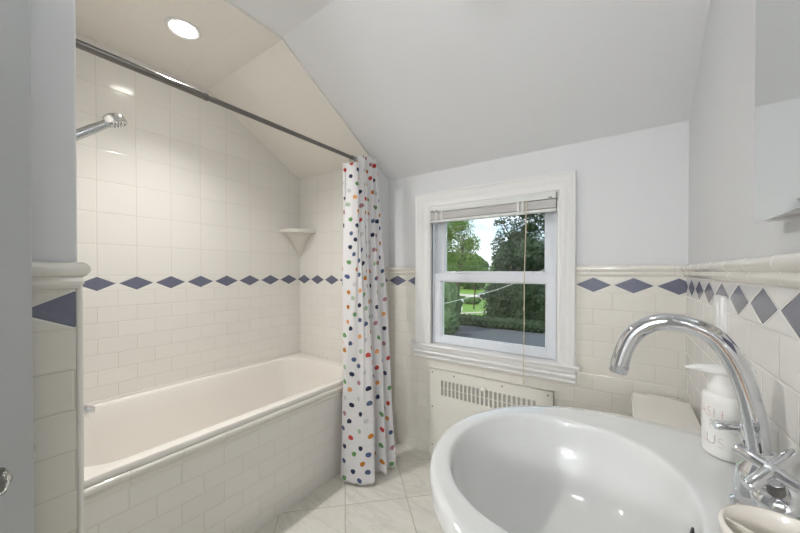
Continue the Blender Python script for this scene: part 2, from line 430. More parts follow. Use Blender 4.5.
# ------------------------------------------------------------------ window
wn = thing('window_1', 'white double hung sash window with moulded casing over the radiator cover', 'window', ((WX0+WX1)/2, D2, WZ0), kind='structure')
CX0, CX1, CZ1 = -1.115, -.197, 1.6635
def casing_prof(w):  # (across, out)
    return [(0, 0), (0, .022), (.008, .024), (.014, .020), (w*.42, .018), (w*.5, .013), (w*.8, .012), (w*.88, .016), (w-.004, .016), (w, .010), (w, 0)]
def casing():
    bm = bmesh.new(); w = WX0-CX0+.0; w2 = CX1-WX1; wt = CZ1-WZ1; zb = .708
    pl = casing_prof(1.0)
    sc = [(a if i < 4 else a, o) for i, (a, o) in enumerate(casing_prof(.1))]
    loops = []
    def pt(a, o, k):
        t = a/.1
        if k == 0: return V(CX0+t*w, D2-o, zb)
        if k == 1: return V(CX0+t*w, D2-o, CZ1-t*wt)
        if k == 2: return V(CX1-t*w2, D2-o, CZ1-t*wt)
        return V(CX1-t*w2, D2-o, zb)
    for k in range(4): loops.append([pt(a, o, k) for a, o in sc])
    loft(bm, loops, smooth=False); return bm
obj('casing', casing(), M['trimpaint'], wn, 35)
# jambs lining the opening
bm = bmesh.new(); yj0, yj1 = D2-.012, D2+.15
add_box(bm, WX0-.012, WX0+.004, yj0, yj1, .7, WZ1+.01); add_box(bm, WX1-.004, WX1+.012, yj0, yj1, .7, WZ1+.01)
add_box(bm, WX0-.012, WX1+.012, yj0, yj1, WZ1-.003, WZ1+.012)
obj('jamb_lining', bm, M['trimpaint'], wn)
bm = bmesh.new()                                                    # vinyl tracks beside the sashes
for s, xx in ((1, WX0+.004), (-1, WX1-.004)):
    for a, y0, y1 in ((.006, D2+.012, D2+.13), (.014, D2+.012, D2+.022), (.014, D2+.052, D2+.058), (.014, D2+.09, D2+.1)):
        x0, x1 = sorted((xx, xx+s*a)); add_box(bm, x0, x1, y0, y1, .71, WZ1)
obj('sash_track', bm, M['vinyl'], wn)
# stool and apron under it
bm = bmesh.new(); prof = [(D2-.042, .7), (D2-.046, .706), (D2-.042, .7115), (D2+.03, .7135), (D2+.15, .716), (D2+.15, .690), (D2-.038, .690)]
prism(bm, prof, 0, -1.145, -.174)
so = obj('stool', bm, M['trimpaint'], wn)
prof = [(D2, .69), (D2-.034, .69), (D2-.034, .680), (D2-.030, .672), (D2-.025, .668), (D2-.030, .660), (D2-.028, .652), (D2-.019, .644), (D2-.016, .634), (D2-.018, .628), (D2-.014, .620), (D2, .617)]
bm = bmesh.new(); prism(bm, prof, 0, -1.125, -.192)
obj('apron_moulding', bm, M['trimpaint'], wn)
def sash(name, y, x0, x1, z0, z1, sl, sr, rb, rt_, th=.028):
    bm = bmesh.new()
    for a in ((x0, x0+sl, z0, z1), (x1-sr, x1, z0, z1), (x0+sl, x1-sr, z0, z0+rb), (x0+sl, x1-sr, z1-rt_, z1)):
        add_box(bm, a[0], a[1], y, y+th, a[2], a[3], bev=.0015, seg=1)
    # glazing bead steps
    gx0, gx1, gz0, gz1 = x0+sl, x1-sr, z0+rb, z1-rt_
    w = .007
    for a in ((gx0, gx0+w, gz0, gz1), (gx1-w, gx1, gz0, gz1), (gx0, gx1, gz0, gz0+w), (gx0, gx1, gz1-w, gz1)):
        add_box(bm, a[0], a[1], y+.006, y+th-.006, a[2], a[3])
    s = obj(name, bm, M['vinyl'], wn, 40)
    g = obj('glass_pane', box(gx0+.002, gx1-.002, y+.013, y+.017, gz0+.002, gz1-.002), M['glass'])
    g.parent = s; g.matrix_parent_inverse = Matrix.Identity(4)
    return s
ls = sash('lower_sash', D2+.024, WX0+.006, WX1-.006, .7175, 1.157, .054, .052, .045, .045)
us = sash('upper_sash', D2+.062, WX0+.008, WX1-.008, 1.125, WZ1-.004, .060, .062, .040, .040)
for xx in (-.86, -.42):
    bm = bmesh.new(); add_box(bm, xx-.035, xx+.035, D2+.026, D2+.05, 1.157, 1.164, bev=.002); add_box(bm, xx-.018, xx+.012, D2+.03, D2+.058, 1.163, 1.171, bev=.003)
    l = obj('sash_lock', bm, M['vinyl'], ls); l.matrix_parent_inverse = Matrix.Identity(4)
# outside frame
bm = bmesh.new(); add_box(bm, WX0-.05, WX0+.006, D2+.1, D2+.18, .68, WZ1+.05); add_box(bm, WX1-.006, WX1+.05, D2+.1, D2+.18, .68, WZ1+.05); add_box(bm, WX0-.05, WX1+.05, D2+.1, D2+.19, .66, .71)
obj('outer_frame', bm, M['trimpaint'], wn)

# blind, raised to the top of the opening
bl = thing('window_blind', 'white horizontal blind raised to the top of the window with a hanging cord', 'blind', ((WX0+WX1)/2, D2-.005, WZ1))
bx0, bx1 = WX0+.005, WX1-.005
obj('headrail', box(bx0, bx1, D2-.022, D2+.018, WZ1-.036, WZ1-.005, bev=.002), M['blindlight'], bl, 40)
obj('mounting_bracket', box(bx1-.004, bx1+.002, D2-.024, D2+.018, WZ1-.042, WZ1-.006, bev=.001), M['screw'], bl)
bm = bmesh.new()
for i in range(11):
    z = WZ1-.040-.0038*i; j = random.uniform(-.0015, .0015)
    prism(bm, [(D2-.016+j, z), (D2-.003+j, z+.0022), (D2+.012+j, z), (D2+.012+j, z-.0026), (D2-.003+j, z-.0004), (D2-.016+j, z-.0026)], 0, bx0+.004, bx1-.004)
st = obj('slat_stack', bm, M['blind'], bl)
obj('bottom_rail', box(bx0+.003, bx1-.003, D2-.017, D2+.013, WZ1-.100, WZ1-.084, bev=.003), M['blindlight'], bl, 40)
for xx in (-.963, -.925, -.468, -.505+.06):
    obj('ladder_tape', box(xx-.006, xx+.006, D2-.0195, D2-.0182, WZ1-.1, WZ1-.036), M['blindlight'], bl)
for xx in (bx0+.02, bx0+.05, bx1-.03): obj('rail_clip', box(xx-.008, xx+.008, D2-.0245, D2-.022, WZ1-.033, WZ1-.027), M['screw'], bl)
bm = bmesh.new()
for q in (0, .004):
    pts = [(-.4265+q, D2-.026, WZ1-.03)] + [(-.4265+q*(1-i/14)+.0015*math.sin(i*.9), D2-.0285-.0305*min(1, i/8.), WZ1-.03-.074*i) for i in range(1, 14)]
    tube(bm, pts, .0013, 6)
cdo = obj('lift_cord', bm, M['cord'], bl, 60)
for z in (.98, .835, .60):
    bm = bmesh.new(); lathe(bm, [(.001, -.009), (.0042, -.006), (.003, .004), (.0012, .008)], (-.4255, D2-.059, z), n=10)
    obj('cord_knob', bm, M['cord'], bl, 60)

# ------------------------------------------------------------------ radiator cover panel, slotted
ra = thing('radiator_cover', 'cream slotted radiator cover panel in the wall under the window', 'radiator cover', (-.65, D2, 0))
bm = bmesh.new()
RX0, RX1, RZ1 = -1.0125, -.2905, .562
sx = [-.9195+i*.02555 for i in range(22)]; hw = .0076
yf, yb = D2-.016, D2-.013
add_box(bm, RX0, sx[0]-hw, yf, yb, 0.004, RZ1); add_box(bm, sx[-1]+hw, RX1, yf, yb, 0.004, RZ1)
add_box(bm, sx[0]-hw, sx[-1]+hw, yf, yb, .004, .404); add_box(bm, sx[0]-hw, sx[-1]+hw, yf, yb, .4985, RZ1)
add_box(bm, sx[0]-hw, sx[-1]+hw, yf+.001, yb, .4485, .4525)
for a, b_ in zip(sx, sx[1:]): add_box(bm, a+hw, b_-hw, yf, yb, .404, .4985)
for x in sx:                                                        # rounded slot ends
    for zc, s in ((.4985, 1), (.404, -1)):
        for sd in (-1, 1):
            pts = [(x+sd*hw, zc), (x+sd*hw, zc-s*hw)] + [(x+sd*hw*math.cos(t), zc-s*hw+s*hw*math.sin(t)) for t in (PI/8, PI/4, 3*PI/8, PI/2)]
            A = [bm.verts.new((p[0], yf, p[1])) for p in pts]; bm.faces.new(A)
add_box(bm, RX0, RX0+.002, yf, D2, .004, RZ1); add_box(bm, RX1-.002, RX1, yf, D2, .004, RZ1); add_box(bm, RX0, RX1, yf, D2, RZ1-.002, RZ1)
obj('panel', bm, M['radiator'], ra)
obj('backing', box(RX0+.003, RX1-.003, D2-.0085, D2-.006, .01, RZ1-.004), M['slotgrey'], ra)
for x, z in ((-.989, .537), (-.84, .5375), (-.55, .5375), (-.317, .54), (-.989, .32), (-.989, .08), (-.317, .32)):
    bm = bmesh.new(); lathe(bm, [(.0045, 0), (.0042, .0015), (.001, .0022)], (x, yf, z), (0, -1, 0), 10)
    obj('screw', bm, M['screw'], ra, 50)
bm = bmesh.new(); lathe(bm, [(.007, 0), (.007, .006), (.015, .010), (.018, .016), (.013, .021), (.001, .0225)], (-.6515, yf, .505), (0, -1, 0), 20)
obj('knob', bm, M['radiator'], ra, 60)

# ------------------------------------------------------------------ bathtub
TZ = .529
tb = thing('bathtub', 'white built-in bathtub along the left wall behind a tiled apron', 'bathtub', ((XL+XA)/2, (YP+D1)/2, 0))
x0, x1, y0, y1 = XL+.002, XA+.004, YP+.002, D1-.002
cx, cy, hx, hy = (x0+x1)/2, (y0+y1)/2, (x1-x0)/2, (y1-y0)/2
icx = cx-.008; ihx = hx-.052
bm = bmesh.new()
loops = [rrect(cx-.013, cy, hx-.0135, hy, .004, .46), rrect(cx-.013, cy, hx-.0135, hy, .004, .506), rrect(cx, cy, hx, hy, .005, .508), rrect(cx, cy, hx, hy, .005, TZ-.005), rrect(cx, cy, hx-.004, hy-.001, .005, TZ),
         rrect(icx, cy-.01, ihx+.012, hy-.075, .15, TZ+.001), rrect(icx, cy-.01, ihx+.004, hy-.083, .15, TZ-.002),
         rrect(icx, cy-.01, ihx-.003, hy-.092, .15, TZ-.014), rrect(icx, cy-.012, ihx-.02, hy-.105, .15, TZ-.1),
         rrect(icx, cy-.02, ihx-.045, hy-.14, .14, .24), rrect(icx, cy-.03, ihx-.07, hy-.18, .12, .17), rrect(icx, cy-.03, ihx-.12, hy-.24, .1, .145), rrect(icx, cy-.03, .05, .2, .04, .14)]
loft(bm, loops, cap0=False, cap1=True)
obj('basin', bm, M['enamel'], tb, 45)
bm = bmesh.new()                                                     # raised lip along the tiled walls
add_box(bm, XL+.001, XL+.012, YP+.003, D1-.003, TZ-.002, TZ+.010, bev=.003); add_box(bm, XL+.001, XA-.01, D1-.012, D1-.001, TZ-.002, TZ+.010, bev=.003)
obj('tiling_lip', bm, M['enamel'], tb, 40)
bm = bmesh.new(); lathe(bm, [(.001, 0), (.03, 0), (.032, .003), (.028, .008), (.001, .010)], (icx, YP+.104+.02, TZ-.115), (0, 1, -.1), 24)
obj('overflow_plate', bm, M['chrome'], tb, 50)
bm = bmesh.new(); lathe(bm, [(.03, 0), (.028, .003), (.001, .004)], (icx, .45, .1405), (0, 0, 1), 24)
obj('drain', bm, M['chrome'], tb, 50)
bm = box(XA-.018, XA, YP+.0, D1, 0, .49)
struct('wall_tub_apron', bm, M['t_apron'], 'white subway tiled apron along the front of the bathtub', 'tub apron')
bm = bmesh.new()
ap = [(0, .5060), (.006, .5060), (.0135, .503), (.0165, .496), (.0160, .487), (.0100, .479), (.0060, .4755), (.0060, .4735), (.0085, .470), (.0080, .462), (.0045, .456), (.0040, .452), (0, .452)]
moulding(bm, (XA, YP+.01, 0), (XA, D1, 0), (1, 0, 0), ap, .3509-YP-.01)
struct('trim_7', bm, M['glaze'], 'white ceramic cap moulding along the tub apron', 'moulding', sharp=50)

# tub spout
sp = thing('tub_spout', 'chrome tub spout just showing past the entry wall corner over the tub', 'spout', (-1.75, YP, .62))
bm = bmesh.new(); tube(bm, [(-1.75, YP, .622), (-1.75, YP+.05, .622), (-1.75, YP+.13, .620), (-1.75, YP+.165, .616), (-1.75, YP+.185, .608), (-1.75, YP+.19, .600)], [.026, .027, .027, .026, .020, .008], 20)
obj('spout_body', bm, M['chrome'], sp, 60)
bm = bmesh.new(); lathe(bm, [(.036, 0), (.036, .004), (.028, .010), (.026, .011)], (-1.75, YP, .622), (0, 1, 0), 24)
obj('wall_flange', bm, M['chrome'], sp, 50)
# shower head on its arm
sh = thing('hand_shower', 'chrome hand shower on a slanted arm high at the near end of the tub', 'shower head', (-1.72, YP, 1.63))
A0 = V(-1.72, YP+.04, 1.600); A1 = V(-1.72, .375, 1.765)
dd = (A1-A0).normalized()
bm = bmesh.new(); tube(bm, [A0-dd*.05, A0, A0+dd*.08, A0+dd*.2, A1, A1+dd*.012], [.013, .0155, .0175, .0175, .015, .015], 20)
obj('handle', bm, M['satin'], sh, 60)
bm = bmesh.new(); lathe(bm, [(.026, 0), (.026, .006), (.014, .012), (.012, .05), (.016, .055), (.016, .08)], (-1.72, YP, 1.585), (0, 1, .15), 24)
obj('wall_bracket', bm, M['chrome'], sh, 50)
hd = V(.05, .33, -.94).normalized(); HC = A1 + dd*.030 + V(0, .004, .012)
bm = bmesh.new(); lathe(bm, [(.012, -.016), (.028, -.014), (.036, -.006), (.0375, .004), (.040, .014), (.041, .020), (.037, .024), (.001, .0245)], HC, hd, 32)
for k in range(24):
    pass
obj('head', bm, M['chrome'], sh, 40)
bm = bmesh.new(); tube(bm, [A1-dd*.006, A1+dd*.012, HC-hd*.004], [.0155, .018, .02], 20)
obj('neck_collar', bm, M['satin'], sh, 60)
x_, y_ = frame(hd)
bm = bmesh.new()
for r_, n_ in ((.008, 6), (.018, 12), (.028, 16)):
    for k in range(n_):
        p = HC + hd*.0243 + (x_*math.cos(2*PI*k/n_) + y_*math.sin(2*PI*k/n_))*r_
        lathe(bm, [(.0018, 0), (.0014, .0025), (.0004, .003)], p, hd, 6)
obj('nozzle_ring', bm, M['dark'], sh)
bm = bmesh.new()
hose = [V(-1.72, YP+.07, 1.585) + V(0, .03*math.sin(t*PI), -.9*t + .0) + V(-.12*t*t, 0, 0) for t in [i/20 for i in range(17)]]
tube(bm, hose, .006, 8); obj('hose', bm, M['satin'], sh, 60)

# corner shelf
cs = bmesh.new()
def shelf_loop(r, z): return [V(XL+.001, D1-.001, z)] + [V(XL+.001+r*math.sin(t*PI/2/14), D1-.001-r*math.cos(t*PI/2/14), z) for t in range(15)]
loft(cs, [shelf_loop(r, z) for r, z in ((.010, 1.285), (.036, 1.325), (.066, 1.375), (.098, 1.42), (.128, 1.447), (.172, 1.456), (.186, 1.458), (.189, 1.466), (.189, 1.476), (.186, 1.482), (.181, 1.484), (.176, 1.479), (.02, 1.478))])
tag(obj('corner_shelf', cs, M['glaze'], None, 50), 'white ceramic corner shelf at the far end of the tub', 'shelf')

# recessed downlight
LX, LY = -1.662, .634
dl = thing('recessed_light', 'round recessed downlight glowing in the tiled ceiling over the tub', 'ceiling light', (LX, LY, ZCEIL))
bm = bmesh.new(); lathe(bm, [(.070, -.0005), (.070, -.003), (.066, -.006), (.054, -.004), (.052, -.001)], (LX, LY, ZCEIL), n=40)
rows = None
obj('trim_ring', bm, M['plastic'], dl, 60)
bm = bmesh.new(); lathe(bm, [(.001, -.0065), (.038, -.006), (.047, -.0045), (.0515, -.002)], (LX, LY, ZCEIL), n=40)
obj('lens', bm, M['lens'], dl, 60)

# ------------------------------------------------------------------ curtain rod, rings, curtain
RZ = 1.8555; RXC = XA+.001
rod = thing('curtain_rod', 'dark steel tension rod spanning the front of the tub alcove', 'curtain rod', (RXC, .88, RZ))
bm = bmesh.new(); tube(bm, [(RXC, YP+.004, RZ), (RXC, .592, RZ)], .0125, 20); obj('outer_tube', bm, M['brushed'], rod, 60)
bm = bmesh.new(); tube(bm, [(RXC, .585, RZ), (RXC, D1-.004, RZ)], .0108, 20); obj('inner_tube', bm, M['brushed'], rod, 60)
bm = bmesh.new(); tube(bm, [(RXC, .586, RZ), (RXC, .598, RZ)], .0138, 20); obj('joint_collar', bm, M['screw'], rod, 60)
for y, s in ((YP+.001, 1), (D1-.001, -1)):
    bm = bmesh.new(); lathe(bm, [(.022, 0), (.022, .006), (.017, .018), (.0128, .022)], (RXC, y, RZ), (0, s, 0), 24); obj('end_flange', bm, M['brushed'], rod, 50)
def ring_bm(y, tilt):
    bm = bmesh.new(); loops = []
    for i in range(25):
        pass
    n = 28
    pts = [V(RXC + .0205*math.sin(2*PI*i/n), y + tilt*math.cos(2*PI*i/n), RZ-.0065 + .0205*math.cos(2*PI*i/n)) for i in range(n)]
    loops = []
    for i in range(n):
        t = (pts[(i+1) % n]-pts[i-1]).normalized(); a = Vector((0, 1, 0)); a = (a-t*a.dot(t)).normalized(); b_ = t.cross(a)
        loops.append([pts[i] + (a*math.cos(2*PI*k/8) + b_*math.sin(2*PI*k/8))*.0019 for k in range(8)])
    loft(bm, loops, closed=True); return bm
words = ['nearest the shower head end', 'second from the shower head end', 'third from the shower head end', 'fourth from the shower head end', 'fifth from the shower head end', 'sixth from the shower head end']
for i in range(6):
    y = 1.412+i*.0105
    r = obj('curtain_ring', ring_bm(y, .003*(-1)**i), M['chrome'], None, 60)
    tag(r, 'steel curtain ring on the rod above the dotted curtain, '+words[i], 'curtain ring', 'curtain rings bunched on the rod')

def catmull(pts, n):
    out = []; m = len(pts)-1
    for i in range(n):
        t = i/(n-1)*m; k = min(int(t), m-1); f = t-k
        p0, p1, p2, p3 = pts[max(k-1, 0)], pts[k], pts[k+1], pts[min(k+2, m)]
        out.append(tuple(.5*((2*b) + (-a+c)*f + (2*a-5*b+4*c-d)*f*f + (-a+3*b-3*c+d)*f**3) for a, b, c, d in zip(p0, p1, p2, p3)))
    return out
top = [(-1.395, 1.380), (-1.372, 1.398), (-1.322, 1.412), (-1.315, 1.436), (-1.335, 1.440), (-1.318, 1.462), (-1.300, 1.470), (-1.330, 1.487), (-1.296, 1.505), (-1.288, 1.522), (-1.328, 1.530), (-1.286, 1.555), (-1.292, 1.572), (-1.33, 1.585)]
bot = [(-1.300, 1.290), (-1.288, 1.262), (-1.240, 1.262), (-1.185, 1.282), (-1.130, 1.310), (-1.112, 1.345), (-1.150, 1.392), (-1.200, 1.400), (-1.150, 1.420), (-1.105, 1.435), (-1.120, 1.470), (-1.165, 1.490), (-1.100, 1.520), (-1.150, 1.57)]
NS, NT = 240, 110
tp, bp_ = catmull(top, NS), catmull(bot, NS)
acc = [0.]
for i in range(1, NS):
    d1 = math.dist(tp[i], tp[i-1]); d2 = math.dist(bp_[i], bp_[i-1]); acc.append(acc[-1] + .25*d1 + .75*d2)
bm = bmesh.new(); uvl = bm.loops.layers.uv.new('UVMap'); grid = []
zt_, zb_ = 1.876, .012
for j in range(NT+1):
    t = j/NT; row = []
    for i in range(NS):
        s = i/(NS-1); e = t**.92
        x = tp[i][0]*(1-e) + bp_[i][0]*e; y = tp[i][1]*(1-e) + bp_[i][1]*e
        fold = math.sin(s*2*PI*11+.4*math.sin(t*3))*.006*(1-t)**.7 + .004*math.sin(s*38+t*7) + .003*math.sin(s*17-t*9+1)
        x += fold*min(1, t*6+.3); y += .003*math.sin(s*29+t*11)*min(1, t*6)
        zt = zt_ - .050*(1-min(1, max(0, (s-.22)/.14)))
        zt -= .004*abs(math.sin(s*2*PI*6))
        zb = zb_ + .010*s + .004*math.sin(s*41) + .003*math.sin(s*90)
        row.append((bm.verts.new((x, y, zt*(1-t)+zb*t)), (acc[i], (1-t)*1.83)))
    grid.append(row)
for j in range(NT):
    for i in range(NS-1):
        q = (grid[j][i], grid[j][i+1], grid[j+1][i+1], grid[j+1][i])
        f = bm.faces.new([a[0] for a in q]); f.smooth = True
        for lp, a in zip(f.loops, q): lp[uvl].uv = a[1]
cur = obj('shower_curtain', bm, M['curtain'], None, normals=False)
sol = cur.modifiers.new('thickness', 'SOLIDIFY'); sol.thickness = .0008
tag(cur, 'white shower curtain with multicoloured dots drawn to the far end of the rod', 'shower curtain')

# ------------------------------------------------------------------ sink
SZ = .850; BC = V(-.088, .587, 0); BA, BBb = .174, .186
sk = thing('pedestal_sink', 'large white oval pedestal sink in front against the right wall', 'sink', (.05, .59, 0))
def inside(x, y, k=0.):
    if x > XR-.002: return False
    cx_, cy_ = .035, .592; a, b_ = .333, .288
    if x <= cx_: return ((cx_-x)/a)**2.05 + (abs(y-cy_)/b_)**2.05 <= 1
    return abs(y-cy_) <= b_ - .02*((x-cx_)/.17)**2
def outline(th):
    d = V(math.cos(th), math.sin(th), 0); lo, hi = 0, .6
    for _ in range(26):
        mid = (lo+hi)/2
        if inside(BC.x+d.x*mid, BC.y+d.y*mid): lo = mid
        else: hi = mid
    return lo
NT_ = 144; ths = [2*PI*i/NT_ for i in range(NT_)]
ro = [outline(t) for t in ths]
def bowl_r(t): # superellipse bowl
    c_, s_ = abs(math.cos(t)), abs(math.sin(t)); n = 2.15
    return ((c_/BA)**n + (s_/BBb)**n)**(-1/n)
rb = [bowl_r(t) for t in ths]
def lp(f, z): return [V(BC.x + math.cos(t)*f(i, t), BC.y + math.sin(t)*f(i, t), z) for i, t in enumerate(ths)]
def clampx(l):
    for v in l: v.x = min(v.x, XR-.002)
    return l
bm = bmesh.new(); L_ = []
for k, z in ((.40, .70), (.66, .715), (.84, .745), (.93, .78), (.968, .805)):
    L_.append(clampx([V(.06*(1-k)/1+v.x*1, v.y, z) for v in lp(lambda i, t: ro[i]*k, z)]))
for k, z in ((.985, .812), (.997, .822), (1., .832), (.998, .840), (.991, .8465), (.980, .8495)): L_.append(lp(lambda i, t: ro[i]*k, z))
def mixr(a): return lambda i, t: rb[i]*(1-a)*1.06 + ro[i]*.965*a
L_.append(lp(mixr(.75), SZ+.0008)); L_.append(lp(mixr(.3), SZ-.0006)); L_.append(lp(mixr(.03), SZ-.0004)); L_.append(lp(lambda i, t: rb[i]*1.03, SZ-.0004))
for k, z in ((1.012, .8484), (1.0, .8462), (.992, .8425), (.978, .830), (.948, .800), (.88, .766), (.77, .738), (.62, .718), (.42, .707), (.2, .702), (.09, .700)):
    L_.append(lp(lambda i, t: rb[i]*k, z))
loft(bm, L_)
sb = obj('basin', bm, M['porc'], sk, 60)
bm = bmesh.new()
loft(bm, [rrect(.06, .59, hx_, hy_, r_, z_) for hx_, hy_, r_, z_ in ((.10, .11, .07, .002), (.10, .11, .07, .03), (.082, .09, .06, .08), (.07, .078, .05, .3), (.075, .085, .05, .55), (.10, .11, .07, .705))])
obj('pedestal', bm, M['porc'], sk, 50)
bm = bmesh.new(); lathe(bm, [(.021, 0), (.020, .002), (.012, .0025), (.001, .001)], (BC.x, BC.y, .7005), n=24)
obj('drain', bm, M['chrome'], sk, 50)
# overflow hole: a ringed slot high on the faucet side of the bowl
bm = bmesh.new(); lathe(bm, [(.001, .001), (.006, .001), (.0062, .0)], (.0785, .592, .812), (-1, 0, .28), 20, 1., 1.)
for v in bm.verts: pass
obj('overflow_hole', bm, M['dark'], sk)

# ------------------------------------------------------------------ faucet
fa = thing('faucet', 'chrome gooseneck faucet with two cross handles on the sink deck', 'faucet', (.165, .635, SZ))
FX, FY = .1525, .635
nnear = V(-.22, -.545, .81).normalized(); nfar = V(-.22, .545, .81).normalized()
CN, CF = V(.1435, .560, .938), V(.1515, .705, .934)
bm = bmesh.new(); lathe(bm, [(.0295, .0008), (.030, .004), (.0285, .007), (.0262, .009), (.0255, .03), (.025, .045), (.0225, .056), (.0175, .062), (.0175, .076), (.0140, .080)], (FX, FY, SZ), n=36)
for Cc, n in ((CN, nnear), (CF, nfar)):                              # short side arms carrying the valves
    e = Cc - n*.054; tube(bm, [V(FX, FY, SZ+.030), V(FX, FY, SZ+.034).lerp(e, .6), e], [.018, .0195, .021], 24)
obj('body', bm, M['chrome'], fa, 45)
sp_pts = [(.1520, .915), (.1508, .932), (.1480, .957), (.1438, .985), (.1362, 1.0178), (.1235, 1.053), (.1070, 1.077), (.0915, 1.0875), (.0755, 1.0932), (.0568, 1.0953), (.0425, 1.0935), (.0290, 1.087), (.0167, 1.077), (.0078, 1.064), (.0013, 1.048), (-.0034, 1.031), (-.0066, 1.018)]
bm = bmesh.new(); tube(bm, [V(x, FY, z) for x, z in catmull(sp_pts, 60)], .0128, 28)
spo = obj('spout', bm, M['chrome'], fa, 60)
bm = bmesh.new(); lathe(bm, [(.0122, -.001), (.0136, 0), (.0138, .003), (.0126, .0042), (.0128, .012), (.0118, .0136), (.0095, .0136), (.009, .011), (.001, .011)], (-.0060, FY, 1.0195), (-.24, 0, -.97), n=24)
ae = obj('aerator', bm, M['chrome'], spo, 50); ae.matrix_parent_inverse = Matrix.Identity(4)
def handle(Cc, n, d1):
    bm = bmesh.new(); base = Cc - n*.054
    lathe(bm, [(.0235, -.006), (.0240, 0), (.0240, .004), (.0205, .008), (.0125, .012)], base, n, 32)
    hroot = obj('handle', bm, M['chrome'], fa, 50)
    bm = bmesh.new(); lathe(bm, [(.0085, .010), (.0085, .03), (.0085, .036)], base, n, 24)
    q = obj('stem', bm, M['screw'], hroot, 50); q.matrix_parent_inverse = Matrix.Identity(4)
    bm = bmesh.new(); lathe(bm, [(.0090, -.020), (.0105, -.014), (.0100, -.006), (.0085, .003), (.006, .0065), (.001, .007)], Cc, n, 24)
    d1 = (d1 - n*d1.dot(n)).normalized(); d2 = n.cross(d1)
    for d in (d1, -d1, d2, -d2):
        tube(bm, [Cc+d*.004, Cc+d*.015, Cc+d*.0335, Cc+d*.0355], [.0072, .0070, .0072, .0062], 16)
    q = obj('cross_knob', bm, M['chrome'], hroot, 40); q.matrix_parent_inverse = Matrix.Identity(4)
handle(CN, nnear, V(-.026, .024, .009))
handle(CF, nfar, V(-.95, -.25, -.1))

# ------------------------------------------------------------------ soap dispenser
sd = thing('soap_dispenser', 'white pump soap bottle printed with thin lettering behind the faucet', 'soap bottle', (.149, .785, SZ))
BXc, BYc, BR = .1530, .790, .0378
bm = bmesh.new(); lathe(bm, [(BR-.004, .0008), (BR-.001, .003), (BR, .007), (BR, .098), (BR-.0006, .1035), (BR-.003, .107), (BR-.008, .109), (.016, .110)], (BXc, BYc, SZ), n=48)
bt = obj('bottle', bm, M['bottle'], sd, 60)
bm = bmesh.new(); lathe(bm, [(.0305, .107), (.0310, .109), (.0310, .120), (.0300, .122), (.0285, .130), (.0275, .143)], (BXc, BYc, SZ), n=32)
obj('collar', bm, M['bottle'], sd, 50)
# pump head with a broad pointed nozzle
bm = bmesh.new()
nd = V(-1, -.12, 0).normalized(); sdv = V(-nd.y, nd.x, 0)
def phead(t):  # cross sections from the back to the tip
    w, zt2, zb2 = t[1], t[2], t[3]
    c_ = V(BXc, BYc, SZ) + nd*t[0]; out = []
    for k in range(16):
        a = 2*PI*k/16; out.append(c_ + sdv*w*math.cos(a) + V(0, 0, (zt2+zb2)/2 + (zt2-zb2)/2*math.sin(a)))
    return out
loft(bm, [phead(t) for t in ((-.029, .004, .156, .150), (-.027, .014, .159, .144), (-.018, .024, .158, .138), (0, .027, .159, .138), (.018, .024, .158, .138), (.030, .017, .156, .140), (.045, .0105, .155, .143), (.056, .007, .151, .144), (.062, .004, .149, .145))])
obj('pump_head', bm, M['bottle'], sd, 60)
def text_bm(body, size, ang, z0, r=BR+.0002, thick=.0004):
    cu = bpy.data.curves.new('t', 'FONT'); cu.body = body; cu.size = size; cu.resolution_u = 3; cu.offset = -.0009
    o = bpy.data.objects.new('t', cu); C.objects.link(o); bpy.context.view_layer.update()
    me = bpy.data.meshes.new_from_object(o.evaluated_get(bpy.context.evaluated_depsgraph_get()))
    bpy.data.objects.remove(o); bm = bmesh.new(); bm.from_mesh(me); bpy.data.meshes.remove(me)
    for v in bm.verts:
        a = ang + v.co.x/r; h = v.co.y
        v.co = V(BXc + r*math.cos(a), BYc + r*math.sin(a), SZ + z0 + h)
    r_ = bmesh.ops.solidify(bm, geom=list(bm.faces), thickness=-thick)
    return bm
def letters(body, size, ang, z0, mat, name):
    q = obj(name, text_bm(body, size, ang, z0), mat, bt); q.matrix_parent_inverse = Matrix.Identity(4)
view = math.atan2(-BYc, -BXc)                                         # towards the viewer's side
letters('WA', .024, view-1.95, .070, M['red'], 'red_lettering'); letters('SH', .024, view-.92, .070, M['red'], 'red_lettering')
letters('Y', .026, view-1.85, .046, M['pink'], 'pink_lettering'); letters('P', .024, view-.78, .049, M['olive'], 'olive_lettering')
letters('L', .024, view-1.10, .024, M['pink'], 'pink_lettering'); letters('U', .026, view-.92, .023, M['greyprint'], 'grey_lettering'); letters('S', .024, view-.45, .021, M['olive'], 'olive_lettering')

# divided cup at the front of the deck
CX_, CY_, CR, CZ = .127, .452, .0475, .925
cp = thing('toothbrush_cup', 'off white divided cup standing nearest on the sink deck', 'cup', (CX_, CY_, SZ))
bm = bmesh.new(); lathe(bm, [(.03, .001), (.034, .003), (.039, .02), (CR-.001, .062), (CR, .068), (CR-.0012, .0713), (CR-.0035, .0718), (CR-.005, .070), (CR-.0065, .058), (.033, .02), (.028, .008), (.001, .007)], (CX_, CY_, SZ), n=48)
obj('cup_body', bm, M['cup'], cp, 60)
dv = V(.8, -.6, 0)
bm = bmesh.new(); off = V(-.014, -.016, 0)*.0
p = [V(CX_, CY_, SZ) + dv*s*.041 + V(-dv.y, dv.x, 0)*(-.012) for s in (-1, 1)]
q = V(-dv.y, dv.x, 0)*.0016
loft(bm, [[p[0]-q+V(0, 0, .012), p[0]+q+V(0, 0, .012), p[0]+q+V(0, 0, .066), p[0]-q+V(0, 0, .066)], [p[1]-q+V(0, 0, .012), p[1]+q+V(0, 0, .012), p[1]+q+V(0, 0, .066), p[1]-q+V(0, 0, .066)]], smooth=False)
obj('divider', bm, M['cup'], cp)

